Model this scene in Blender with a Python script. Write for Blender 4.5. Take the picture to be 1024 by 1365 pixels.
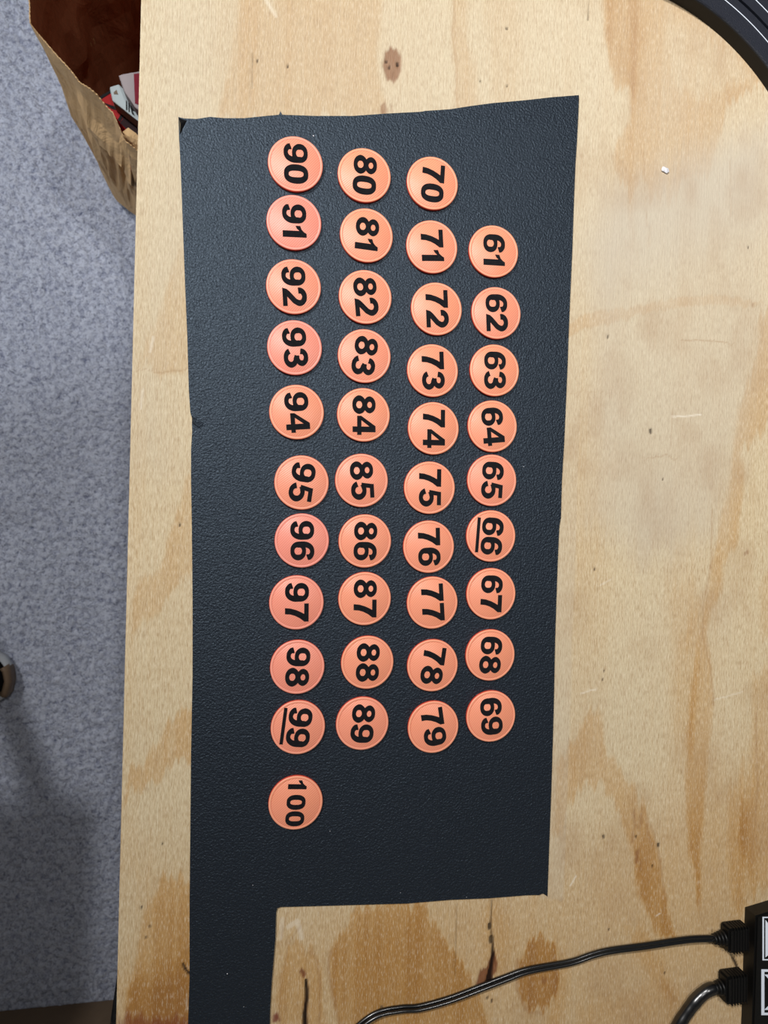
import bpy, bmesh, math, random
import numpy as np
from mathutils import Vector, Matrix
random.seed(7); np.random.seed(7)
PI = math.pi
for o in list(bpy.data.objects): bpy.data.objects.remove(o)
SC = bpy.context.scene
COL = SC.collection

# ------------------------------------------------------------------ camera
ZT = 0.75                 # table top height
ZC = 1.28                 # camera height
F = 950.0                 # focal length in pixels of the 1024x1365 frame
NADIR = (325.0, 670.0)
YAW = math.radians(1.52)
def cam_rot():
    n = Vector(((NADIR[0]-512)/F, -(NADIR[1]-682.5)/F, -1)).normalized()
    q = n.rotation_difference(Vector((0, 0, -1)))
    return Matrix.Rotation(YAW, 3, 'Z') @ q.to_matrix()
R = cam_rot()
cd = bpy.data.cameras.new('camera'); cam = bpy.data.objects.new('camera', cd); COL.objects.link(cam)
cam.matrix_world = Matrix.Translation((0, 0, ZC)) @ R.to_4x4()
cd.sensor_fit = 'VERTICAL'; cd.sensor_height = 36; cd.lens = 36*F/1365
cd.clip_start = 0.02; cd.clip_end = 50
cd.dof.use_dof = True; cd.dof.focus_distance = 0.545; cd.dof.aperture_fstop = 13
SC.camera = cam

# ------------------------------------------------------------------ world, lights, exposure
w = bpy.data.worlds.new('room_air'); SC.world = w; w.use_nodes = True
w.node_tree.nodes['Background'].inputs[0].default_value = (0.80, 0.88, 1.0, 1)
w.node_tree.nodes['Background'].inputs[1].default_value = 0.055
def area_light(name, loc, target, sx, sy, power, col):
    d = bpy.data.lights.new(name, 'AREA'); d.shape = 'ELLIPSE'; d.size = sx; d.size_y = sy; d.energy = power; d.color = col
    o = bpy.data.objects.new(name, d); COL.objects.link(o); o.location = loc
    o.rotation_euler = (Vector(target)-Vector(loc)).to_track_quat('-Z', 'Y').to_euler()
    return o
L1 = area_light('ceiling_lamp', (-0.90, 1.10, 2.42), (0.75, 0.35, 0.75), 0.15, 0.15, 12.4, (1.0, 0.985, 0.97))
L1.data.spread = math.radians(92)
L2 = area_light('side_fill', (-1.55, -0.35, 1.75), (-0.4, 0.85, 0.2), 0.30, 0.30, 2.5, (0.92, 0.95, 1.0))  # added fill light, brightens the bag and the upper-left carpet
L2.data.spread = math.radians(60)
L3 = area_light('spot_lamp', (0.20, 0.50, 2.42), (0.46, 0.32, 0.75), 0.10, 0.10, 2.9, (1.0, 0.98, 0.95))
L3.data.spread = math.radians(85)
vs = SC.view_settings
vs.view_transform = 'Standard'; vs.look = 'None'; vs.gamma = 1.0; vs.use_curve_mapping = False
vs.exposure = 0.12

# ------------------------------------------------------------------ helpers
def at(px, py, z=ZT):
    """point of the room at height z that the photograph shows at (px, py)"""
    r = R @ Vector(((px-512)/F, -(py-682.5)/F, -1.0))
    t = (ZC-z)/(-r.z)
    return Vector((r.x*t, r.y*t, z))
def lin(c):
    return tuple(((v/255)/12.92 if v/255 <= 0.04045 else ((v/255+0.055)/1.055)**2.4) for v in c)
def link(name, me, m=None, parent=None):
    o = bpy.data.objects.new(name, me); COL.objects.link(o)
    if m is not None: me.materials.append(m)
    if parent is not None: o.parent = parent
    return o
def mesh(name, verts, faces, m=None, parent=None, smooth=False):
    me = bpy.data.meshes.new(name); me.from_pydata([tuple(v) for v in verts], [], faces); me.update()
    if smooth: me.polygons.foreach_set('use_smooth', [True]*len(me.polygons))
    return link(name, me, m, parent)
def from_bm(name, bm, m=None, parent=None, smooth=False):
    bmesh.ops.recalc_face_normals(bm, faces=bm.faces)
    me = bpy.data.meshes.new(name); bm.to_mesh(me); bm.free()
    if smooth: me.polygons.foreach_set('use_smooth', [True]*len(me.polygons))
    return link(name, me, m, parent)
def tag(o, label, cat, group=None):
    o['label'] = label; o['category'] = cat
    if group: o['group'] = group
    return o
def struct(o):
    o['kind'] = 'structure'; return o
def empty(name, loc):
    o = bpy.data.objects.new(name, None); COL.objects.link(o); o.location = loc; o.empty_display_size = 0.02
    return o
def bm_box(bm, lo, hi, mat=None, bevel=0):
    r = bmesh.ops.create_cube(bm, size=1)
    vs_ = r['verts']
    for v in vs_:
        v.co = Vector([lo[i]+(v.co[i]+0.5)*(hi[i]-lo[i]) for i in range(3)])
    if bevel:
        es = list({e for v in vs_ for e in v.link_edges})
        rr = bmesh.ops.bevel(bm, geom=es, offset=bevel, segments=2, affect='EDGES')
        vs_ = list({v for f in rr['faces'] for v in f.verts} | {v for v in vs_ if v.is_valid})
    if mat is not None:
        for v in vs_: v.co = mat @ v.co
def bm_prism(bm, pts, z0, z1, bevel=0):
    """closed polygon (x, y) between two heights"""
    vb = [bm.verts.new((p[0], p[1], z0)) for p in pts]; vt = [bm.verts.new((p[0], p[1], z1)) for p in pts]
    n = len(pts)
    for i in range(n): bm.faces.new((vb[i], vb[(i+1) % n], vt[(i+1) % n], vt[i]))
    bm.faces.new(vt); bm.faces.new(list(reversed(vb)))
    if bevel:
        es = [e for e in bm.edges if e.verts[0] in vt and e.verts[1] in vt]
        bmesh.ops.bevel(bm, geom=es, offset=bevel, segments=2, affect='EDGES')
def tube(path, rad, seg=12, cap=True):
    """verts/faces of a tube along 3-D points; rad float or list"""
    P = [Vector(p) for p in path]; n = len(P)
    if not hasattr(rad, '__len__'): rad = [rad]*n
    V, Fc = [], []
    up = Vector((0, 0, 1))
    for i, p in enumerate(P):
        t = (P[min(i+1, n-1)]-P[max(i-1, 0)]).normalized()
        ref = up if abs(t.z) < 0.9 else Vector((1, 0, 0))
        s = t.cross(ref).normalized(); u = s.cross(t)
        for k in range(seg):
            a = 2*PI*k/seg
            V.append(p+(s*math.cos(a)+u*math.sin(a))*rad[i])
    for i in range(n-1):
        for k in range(seg):
            a, b = i*seg+k, i*seg+(k+1) % seg
            Fc.append((a, b, b+seg, a+seg))
    if cap:
        Fc.append(tuple(reversed(range(seg)))); Fc.append(tuple(range((n-1)*seg, n*seg)))
    return V, Fc
def spline(pts, n=8):
    """Catmull-Rom through points"""
    P = [Vector(p) for p in pts]; out = []
    for i in range(len(P)-1):
        p0, p1, p2, p3 = P[max(i-1, 0)], P[i], P[i+1], P[min(i+2, len(P)-1)]
        for k in range(n):
            t = k/n
            out.append(0.5*((2*p1)+(p2-p0)*t+(2*p0-5*p1+4*p2-p3)*t*t+(3*p1-p0-3*p2+p3)*t**3))
    out.append(P[-1]); return out

# ------------------------------------------------------------------ materials
class N:
    def __init__(s, name):
        s.m = bpy.data.materials.new(name); s.m.use_nodes = True; s.t = s.m.node_tree
        s.b = s.t.nodes['Principled BSDF']; s.L = s.t.links
    def n(s, typ, **k):
        nd = s.t.nodes.new(typ)
        for a, v in k.items(): setattr(nd, a, v)
        return nd
    def put(s, sock, v):
        if isinstance(v, bpy.types.NodeSocket): s.L.new(v, sock)
        else: sock.default_value = v
    def coord(s, kind='Object'): return s.n('ShaderNodeTexCoord').outputs[kind]
    def mapping(s, vec, scale=(1, 1, 1), rot=(0, 0, 0), loc=(0, 0, 0)):
        m = s.n('ShaderNodeMapping'); s.L.new(vec, m.inputs[0]); m.inputs['Scale'].default_value = scale
        m.inputs['Rotation'].default_value = rot; m.inputs['Location'].default_value = loc; return m.outputs[0]
    def noise(s, vec, scale, detail=3, rough=0.5, dist=0):
        q = s.n('ShaderNodeTexNoise'); s.L.new(vec, q.inputs['Vector']); q.inputs['Scale'].default_value = scale
        q.inputs['Detail'].default_value = detail; q.inputs['Roughness'].default_value = rough; q.inputs['Distortion'].default_value = dist
        return q.outputs[0]
    def ramp(s, fac, stops):
        r = s.n('ShaderNodeValToRGB'); s.L.new(fac, r.inputs[0]); e = r.color_ramp.elements
        while len(e) < len(stops): e.new(0.5)
        for k, (p, c) in zip(e, stops): k.position = p; k.color = (*c, 1) if len(c) == 3 else c
        return r.outputs[0]
    def mix(s, fac, a, b, mode='MIX'):
        q = s.n('ShaderNodeMix', data_type='RGBA', blend_type=mode)
        s.put(q.inputs[0], fac)
        s.put(q.inputs[6], a if isinstance(a, bpy.types.NodeSocket) else (*a, 1)); s.put(q.inputs[7], b if isinstance(b, bpy.types.NodeSocket) else (*b, 1))
        return q.outputs[2]
    def math(s, op, a, b=0.0, clamp=False):
        q = s.n('ShaderNodeMath', operation=op, use_clamp=clamp); s.put(q.inputs[0], a); s.put(q.inputs[1], b); return q.outputs[0]
    def bump(s, h, strength, dist, normal=None):
        q = s.n('ShaderNodeBump'); q.inputs['Strength'].default_value = strength; q.inputs['Distance'].default_value = dist
        s.L.new(h, q.inputs['Height'])
        if normal is not None: s.L.new(normal, q.inputs['Normal'])
        return q.outputs[0]
    def out(s, color=None, rough=None, normal=None, spec=None, sheen=None, coat=None):
        if color is not None: s.put(s.b.inputs['Base Color'], color if isinstance(color, bpy.types.NodeSocket) else (*color, 1))
        if rough is not None: s.put(s.b.inputs['Roughness'], rough)
        if normal is not None: s.L.new(normal, s.b.inputs['Normal'])
        if spec is not None: s.b.inputs['Specular IOR Level'].default_value = spec
        if sheen is not None: s.b.inputs['Sheen Weight'].default_value = sheen
        if coat is not None: s.b.inputs['Coat Weight'].default_value = coat
        return s.m
def plain(name, rgb, rough=0.5, spec=0.5, nscale=300, nstr=0.15, vary=0.08):
    k = N(name); c = k.coord(); nz = k.noise(c, nscale, 3)
    base = lin(rgb); dark = tuple(v*(1-vary*2) for v in base)
    return k.out(k.mix(nz, dark, base), rough, k.bump(nz, nstr, 0.0004), spec)

# wood veneer: attribute 'figure' = (latewood tone plus painted corner shade, knot, crack, grey wash plus painted dimming); 'figure2' = (red stain plus painted red reflection, line, -, -)
k = N('plywood_veneer'); co = k.coord()
att = k.n('ShaderNodeAttribute', attribute_name='figure'); sep = k.n('ShaderNodeSeparateColor'); k.L.new(att.outputs['Color'], sep.inputs[0])
att2 = k.n('ShaderNodeAttribute', attribute_name='figure_extra'); sep2 = k.n('ShaderNodeSeparateColor'); k.L.new(att2.outputs['Color'], sep2.inputs[0])
fib = k.noise(k.mapping(co, (900, 60, 200)), 1.0, 4, 0.65)
fib2 = k.noise(k.mapping(co, (420, 16, 100)), 1.0, 4, 0.6, 0.3)
big = k.noise(k.mapping(co, (14, 5, 10)), 1.0, 3, 0.6)
pore = k.noise(k.mapping(co, (850, 100, 200)), 1.0, 4, 0.65)
spk = k.noise(k.mapping(co, (1250, 200, 200)), 1.0, 3, 0.65)
light = k.mix(big, lin((209, 191, 154)), lin((220, 204, 172)))
tan = k.mix(fib2, lin((178, 130, 66)), lin((204, 158, 92)))
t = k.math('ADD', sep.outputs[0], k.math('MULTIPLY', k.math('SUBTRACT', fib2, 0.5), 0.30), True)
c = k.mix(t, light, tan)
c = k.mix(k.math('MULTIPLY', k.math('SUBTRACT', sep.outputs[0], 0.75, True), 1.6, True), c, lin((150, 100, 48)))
c = k.mix(k.math('MULTIPLY', k.ramp(fib, [(0.30, (1, 1, 1)), (0.52, (0, 0, 0))]), 0.26), c, lin((168, 122, 72)))
c = k.mix(k.math('MULTIPLY', k.ramp(pore, [(0.30, (1, 1, 1)), (0.48, (0, 0, 0))]), 0.45), c, lin((152, 112, 68)))
c = k.mix(k.math('MULTIPLY', k.ramp(spk, [(0.36, (1, 1, 1)), (0.5, (0, 0, 0))]), 0.30), c, lin((150, 116, 78)))
c = k.mix(k.math('MULTIPLY', k.ramp(spk, [(0.52, (0, 0, 0)), (0.68, (1, 1, 1))]), 0.38), c, lin((246, 232, 206)))
c = k.mix(k.math('MULTIPLY', k.ramp(fib, [(0.58, (0, 0, 0)), (0.75, (1, 1, 1))]), 0.35), c, lin((240, 222, 190)))
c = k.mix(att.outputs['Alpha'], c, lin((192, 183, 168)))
c = k.mix(sep2.outputs[1], c, lin((150, 104, 62)))
c = k.mix(sep2.outputs[0], c, lin((112, 30, 30)))
c = k.mix(sep2.outputs[2], c, lin((244, 236, 220)))
c = k.mix(sep.outputs[1], c, k.mix(pore, lin((92, 52, 34)), lin((150, 92, 58))))
c = k.mix(sep.outputs[2], c, lin((26, 16, 14)))
bh = k.math('ADD', k.math('ADD', fib, k.math('MULTIPLY', fib2, 1.2)), k.math('MULTIPLY', spk, 0.8))
M_wood = k.out(c, k.math('ADD', k.math('MULTIPLY', fib, 0.2), 0.46), k.bump(bh, 0.35, 0.0006), 0.16)

k = N('ply_edge'); co = k.coord(); wv = k.n('ShaderNodeTexWave', bands_direction='Z'); k.L.new(co, wv.inputs[0]); wv.inputs['Scale'].default_value = 55; wv.inputs['Distortion'].default_value = 0.4
M_ply = k.out(k.mix(wv.outputs[1], lin((150, 110, 66)), lin((214, 180, 130))), 0.7, k.bump(k.noise(co, 400), 0.3, 0.0006), 0.3)

k = N('textured_black_sheet'); co = k.coord()
n1 = k.noise(k.mapping(co, (1, 1, 1)), 680, 2, 0.55, 0.5)
n2 = k.noise(co, 900, 2, 0.5)
n3 = k.noise(co, 6, 3, 0.5)
v = k.n('ShaderNodeTexVoronoi', feature='SMOOTH_F1'); k.L.new(co, v.inputs['Vector']); v.inputs['Scale'].default_value = 700
h = k.math('ADD', k.math('MULTIPLY', n1, 1.2), k.math('MULTIPLY', v.outputs['Distance'], 0.35))
M_sheet = k.out(k.mix(n3, lin((20, 24, 31)), lin((26, 30, 37))), 0.46, k.bump(h, 0.65, 0.0008), 0.65)
k.b.inputs['Specular Tint'].default_value = (0.62, 0.80, 1.0, 1)

# orange printed plastic with diagonal top layer lines; object colour sets each tag's painted pink sheen
k = N('printed_orange'); co = k.coord(); oi = k.n('ShaderNodeObjectInfo')
sx = k.n('ShaderNodeSeparateXYZ'); k.L.new(co, sx.inputs[0])
d = k.math('ADD', sx.outputs[0], sx.outputs[1])
ln = k.math('SINE', k.math('MULTIPLY', d, 2*PI/0.0019)); ln = k.math('MULTIPLY', k.math('ADD', ln, 1.0), 0.5)
r = k.math('SQRT', k.math('ADD', k.math('MULTIPLY', sx.outputs[0], sx.outputs[0]), k.math('MULTIPLY', sx.outputs[1], sx.outputs[1])))
rim = k.math('GREATER_THAN', r, 0.0182)
seam = k.math('LESS_THAN', k.math('ABSOLUTE', k.math('SUBTRACT', r, 0.0180)), 0.00022)
ln_in = k.math('MULTIPLY', ln, k.math('SUBTRACT', 1.0, rim))
nz = k.noise(co, 45, 3, 0.5); n2 = k.noise(co, 900, 3)
orange = k.mix(nz, lin((252, 162, 120)), lin((254, 178, 134)))
pink = lin((253, 158, 146))
c = k.mix(k.math('MULTIPLY', k.ramp(nz, [(0.35, (0, 0, 0)), (0.65, (1, 1, 1))]), 0.2), orange, pink)
ca = k.n('ShaderNodeSeparateColor'); k.L.new(oi.outputs['Color'], ca.inputs[0])
c = k.mix(ca.outputs[0], c, pink)
c = k.mix(k.math('MULTIPLY', ln_in, 0.55), c, lin((240, 124, 94)))
c = k.mix(k.math('MULTIPLY', seam, 0.45), c, lin((214, 86, 66)))
hz = k.math('ADD', k.math('MULTIPLY', ln_in, -1.0), k.math('MULTIPLY', n2, 0.6))
M_tag = k.out(c, 0.40, k.bump(hz, 0.35, 0.00025), 0.5)
k = N('printed_orange_side'); co = k.coord(); wv = k.n('ShaderNodeTexWave', bands_direction='Z'); k.L.new(co, wv.inputs[0]); wv.inputs['Scale'].default_value = 900
M_tagside = k.out(k.mix(wv.outputs[1], lin((226, 70, 52)), lin((240, 96, 70))), 0.4, k.bump(wv.outputs[1], 0.4, 0.0002), 0.5)
k = N('printed_black'); co = k.coord(); nz = k.noise(co, 2600, 2, 0.6)
M_num = k.out(k.mix(nz, (0.003, 0.003, 0.004), (0.012, 0.012, 0.016)), 0.34, k.bump(nz, 0.8, 0.0004), 0.2)

k = N('carpet_pile'); co = k.coord()
a = k.noise(co, 165, 4, 0.65, 0.5); b = k.noise(co, 420, 4, 0.75, 0.4); g = k.noise(co, 3.5, 3, 0.5)
h = k.math('ADD', a, k.math('MULTIPLY', b, 0.6))
c = k.mix(k.ramp(h, [(0.56, (0, 0, 0)), (0.88, (1, 1, 1))]), lin((92, 102, 142)), lin((228, 236, 255)))
c = k.mix(k.math('MULTIPLY', g, 0.25), c, lin((176, 182, 204)))
M_carpet = k.out(c, 0.95, k.bump(h, 1.0, 0.006), 0.1, 0.3)

k = N('kraft_paper'); co = k.coord(); a = k.noise(co, 18, 4, 0.6, 0.4); b = k.noise(co, 600, 3, 0.6)
cr = k.noise(k.mapping(co, (1, 1, 0.5)), 26, 5, 0.65, 1.2)
c = k.mix(a, lin((186, 152, 108)), lin((212, 180, 136)))
M_kraft = k.out(k.mix(k.math('MULTIPLY', b, 0.25), c, lin((150, 112, 72))), 0.75, k.bump(cr, 0.5, 0.012), 0.2)
k = N('kraft_inner_shade'); co = k.coord(); a = k.noise(k.mapping(co, (1, 1, 0.4)), 30, 5, 0.65, 1.0)
M_kraftshade = k.out(k.mix(a, lin((138, 84, 58)), lin((172, 112, 80))), 0.8, k.bump(a, 0.5, 0.008), 0.15)  # same paper as outside, with the bag's inner shade put into the colour
M_black = plain('black_plastic', (14, 14, 14), 0.45, 0.3, 700, 0.2)
M_blackg = plain('black_gloss_cable', (10, 10, 11), 0.27, 1.0, 60, 0.02)
M_band = plain('black_grained_plastic', (28, 32, 45), 0.5, 0.5, 1400, 0.9, 0.25)
M_bandside = plain('black_satin_edge', (20, 18, 17), 0.6, 0.3, 500, 0.1)
M_white = plain('white_print', (232, 240, 252), 0.5, 0.4, 200, 0.05, 0.02)
M_groove = plain('groove_black', (8, 8, 9), 0.7, 0.2)
M_base = plain('stained_baseboard', (120, 100, 78), 0.55, 0.4, 60, 0.2)
M_wall = plain('painted_wall', (190, 184, 172), 0.85, 0.2, 200, 0.2, 0.03)
M_leg = plain('pine_lumber', (206, 170, 118), 0.65, 0.3, 40, 0.2, 0.1)
M_red = plain('red_card', (176, 18, 24), 0.5, 0.15, 80, 0.1)
M_maroon = plain('maroon_card', (38, 6, 12), 0.5, 0.12, 80, 0.1)
M_ink = plain('black_ink', (8, 6, 9), 0.5, 0.12)
M_cardw = plain('white_card', (190, 204, 208), 0.5, 0.15, 80, 0.1, 0.02)
M_cardg = plain('light_grey_card', (176, 168, 172), 0.5, 0.15, 80, 0.1, 0.02)
M_crimson = plain('crimson_ink', (140, 24, 50), 0.5, 0.15)
M_sole = plain('pale_grey_rubber', (196, 202, 208), 0.6, 0.3, 300, 0.2)
M_bumper = plain('brown_rubber', (120, 100, 80), 0.6, 0.3, 300, 0.2)
M_knit = plain('black_knit', (12, 12, 16), 0.8, 0.2, 900, 0.8)
M_chip = plain('white_flake', (226, 226, 232), 0.4, 0.5, 300, 0.6)
M_carton = plain('brown_corrugated_card', (160, 122, 80), 0.8, 0.2, 50, 0.2)

# ------------------------------------------------------------------ setting: floor, wall, baseboard
def npnoise(x, y, seed):
    """smooth value noise, vectorised"""
    rs = np.random.RandomState(seed); T = rs.rand(256, 256)
    xi = np.floor(x).astype(int); yi = np.floor(y).astype(int); fx = x-xi; fy = y-yi
    fx = fx*fx*(3-2*fx); fy = fy*fy*(3-2*fy)
    g = lambda i, j: T[i % 256, j % 256]
    return ((g(xi, yi)*(1-fx)+g(xi+1, yi)*fx)*(1-fy)+(g(xi, yi+1)*(1-fx)+g(xi+1, yi+1)*fx)*fy)*2-1
def grid_mesh(name, xs, ys, Z, m):
    nx, ny = len(xs), len(ys)
    me = bpy.data.meshes.new(name)
    X, Y = np.meshgrid(xs, ys)
    V = np.stack([X, Y, Z], -1).reshape(-1, 3)
    i = np.arange(nx-1)[None, :]+np.arange(ny-1)[:, None]*nx
    Fq = np.stack([i, i+1, i+1+nx, i+nx], -1).reshape(-1)
    nf = (nx-1)*(ny-1)
    me.vertices.add(nx*ny); me.vertices.foreach_set('co', V.ravel())
    me.loops.add(nf*4); me.loops.foreach_set('vertex_index', Fq)
    me.polygons.add(nf); me.polygons.foreach_set('loop_start', np.arange(nf)*4); me.polygons.foreach_set('use_smooth', np.ones(nf, bool))
    me.update(); me.validate()
    return me, V
xs = np.concatenate([np.linspace(-1.9, -0.62, 40)[:-1], np.arange(-0.62, 0.02, 0.003), np.linspace(0.02, 1.9, 50)])
ys = np.concatenate([np.arange(-0.955, 1.05, 0.003), np.linspace(1.05, 2.4, 50)])
X, Y = np.meshgrid(xs, ys)
Z = 0.0024*npnoise(X*120, Y*120, 1)+0.0022*npnoise(X*210+9, Y*210, 2)+0.001*npnoise(X*20, Y*20, 3)
me, _ = grid_mesh('floor', xs, ys, Z-0.003, M_carpet)
struct(link('floor', me, M_carpet))
yb = at(80, 1341, 0).y
bm = bmesh.new()
bm_prism(bm, [(-1.9, 0), (1.9, 0), (1.9, -0.014), (-1.9, -0.014)], -0.002, 0.085, 0.004)
o = struct(from_bm('baseboard_front', bm, M_base)); o.location = (0, yb, 0)
bm = bmesh.new(); bm_box(bm, (-1.9, yb-0.114, -0.01), (1.9, yb-0.0145, 2.5)); struct(from_bm('wall_front', bm, M_wall))

# ------------------------------------------------------------------ plywood table
XE = (at(183, 0).x+at(160, 1365).x)/2          # left edge
YB, YT, XR = yb+0.03, 1.0, 0.92
table = empty('plywood_table', (XE, YB, 0))
tag(table, 'knotty pale plywood table with straight left edge beside the grey carpet', 'table')
def W(p): q = at(p[0], p[1]); return (q.x, q.y)
x0, x1 = XE, at(1040, 1380).x+0.01
y0, y1 = at(512, 1385).y, at(512, -20).y
step = 0.0011
xs = np.concatenate([np.arange(x0, x1, step), np.linspace(x1, XR, 30)])
ys = np.concatenate([np.linspace(YB, y0, 30)[:-1], np.arange(y0, y1, step), np.linspace(y1, YT, 30)])
X, Y = np.meshgrid(xs, ys)
# fibrous warp of coordinates, stretched along the grain (y)
wy = 0.010*npnoise(X*260, Y*4, 11)+0.006*npnoise(X*700, Y*8, 12)+0.003*npnoise(X*60, Y*20, 17)
wx = 0.0012*npnoise(X*60, Y*50, 13)+0.0006*npnoise(X*220, Y*160, 14)
def sdist(P, XX, YY):
    """signed distance to polygon (negative inside)"""
    d2 = np.full(XX.shape, 1e9); ins = np.zeros(XX.shape, bool); n = len(P)
    for i in range(n):
        ax, ay = P[i]; bx, by = P[(i+1) % n]; ex, ey = bx-ax, by-ay
        t_ = np.clip(((XX-ax)*ex+(YY-ay)*ey)/(ex*ex+ey*ey+1e-12), 0, 1)
        d2 = np.minimum(d2, (XX-ax-ex*t_)**2+(YY-ay-ey*t_)**2)
        c_ = ((ay > YY) != (by > YY)); ins ^= c_ & (XX < (bx-ax)*(YY-ay)/((by-ay) if by != ay else 1e-12)+ax)
    d = np.sqrt(d2); return np.where(ins, -d, d)
def sm(x, a, b):
    t_ = np.clip((x-a)/(b-a), 0, 1); return t_*t_*(3-2*t_)
def polymask(pts, feather=0.002, warp=1.0):
    P = [W(p) for p in pts]
    xsP = [p[0] for p in P]; ysP = [p[1] for p in P]; mg = 0.03
    jx = np.where((xs > min(xsP)-mg) & (xs < max(xsP)+mg))[0]; jy = np.where((ys > min(ysP)-mg) & (ys < max(ysP)+mg))[0]
    out = np.zeros(X.shape)
    if len(jx) == 0 or len(jy) == 0: return out
    sl = (slice(jy[0], jy[-1]+1), slice(jx[0], jx[-1]+1))
    d = sdist(P, X[sl]+wx[sl]*warp, Y[sl]+wy[sl]*warp)
    out[sl] = 1-sm(d, -feather, feather*0.6); return out
def linemask(pts, width, feather=None, warp=0.3):
    """width in px, scalar or per point"""
    P = [W(p) for p in pts]; n = len(P)
    wd = [w_*0.00056/2 for w_ in (width if hasattr(width, '__len__') else [width]*n)]
    out = np.zeros(X.shape); mg = 0.012
    for i in range(n-1):
        (ax, ay), (bx, by) = P[i], P[i+1]
        jx = np.where((xs > min(ax, bx)-mg) & (xs < max(ax, bx)+mg))[0]; jy = np.where((ys > min(ay, by)-mg) & (ys < max(ay, by)+mg))[0]
        if len(jx) == 0 or len(jy) == 0: continue
        sl = (slice(jy[0], jy[-1]+1), slice(jx[0], jx[-1]+1))
        XX = X[sl]+wx[sl]*warp; YY = Y[sl]+wy[sl]*warp*0.3; ex, ey = bx-ax, by-ay
        t_ = np.clip(((XX-ax)*ex+(YY-ay)*ey)/(ex*ex+ey*ey+1e-12), 0, 1)
        d = np.sqrt((XX-ax-ex*t_)**2+(YY-ay-ey*t_)**2); wl = wd[i]+(wd[i+1]-wd[i])*t_
        f_ = feather*0.00056 if feather else 0.0006
        out[sl] = np.maximum(out[sl], 1-sm(d-wl, -f_*0.5, f_))
    return out
tone = np.zeros(X.shape); knot = tone.copy(); crack = tone.copy(); grey = tone.copy(); red = tone.copy(); line = tone.copy(); pale = tone.copy()
def addt(mask, s):
    global tone
    tone = tone+mask*s
def mx(a, mask, s): return np.maximum(a, mask*s)
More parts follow.
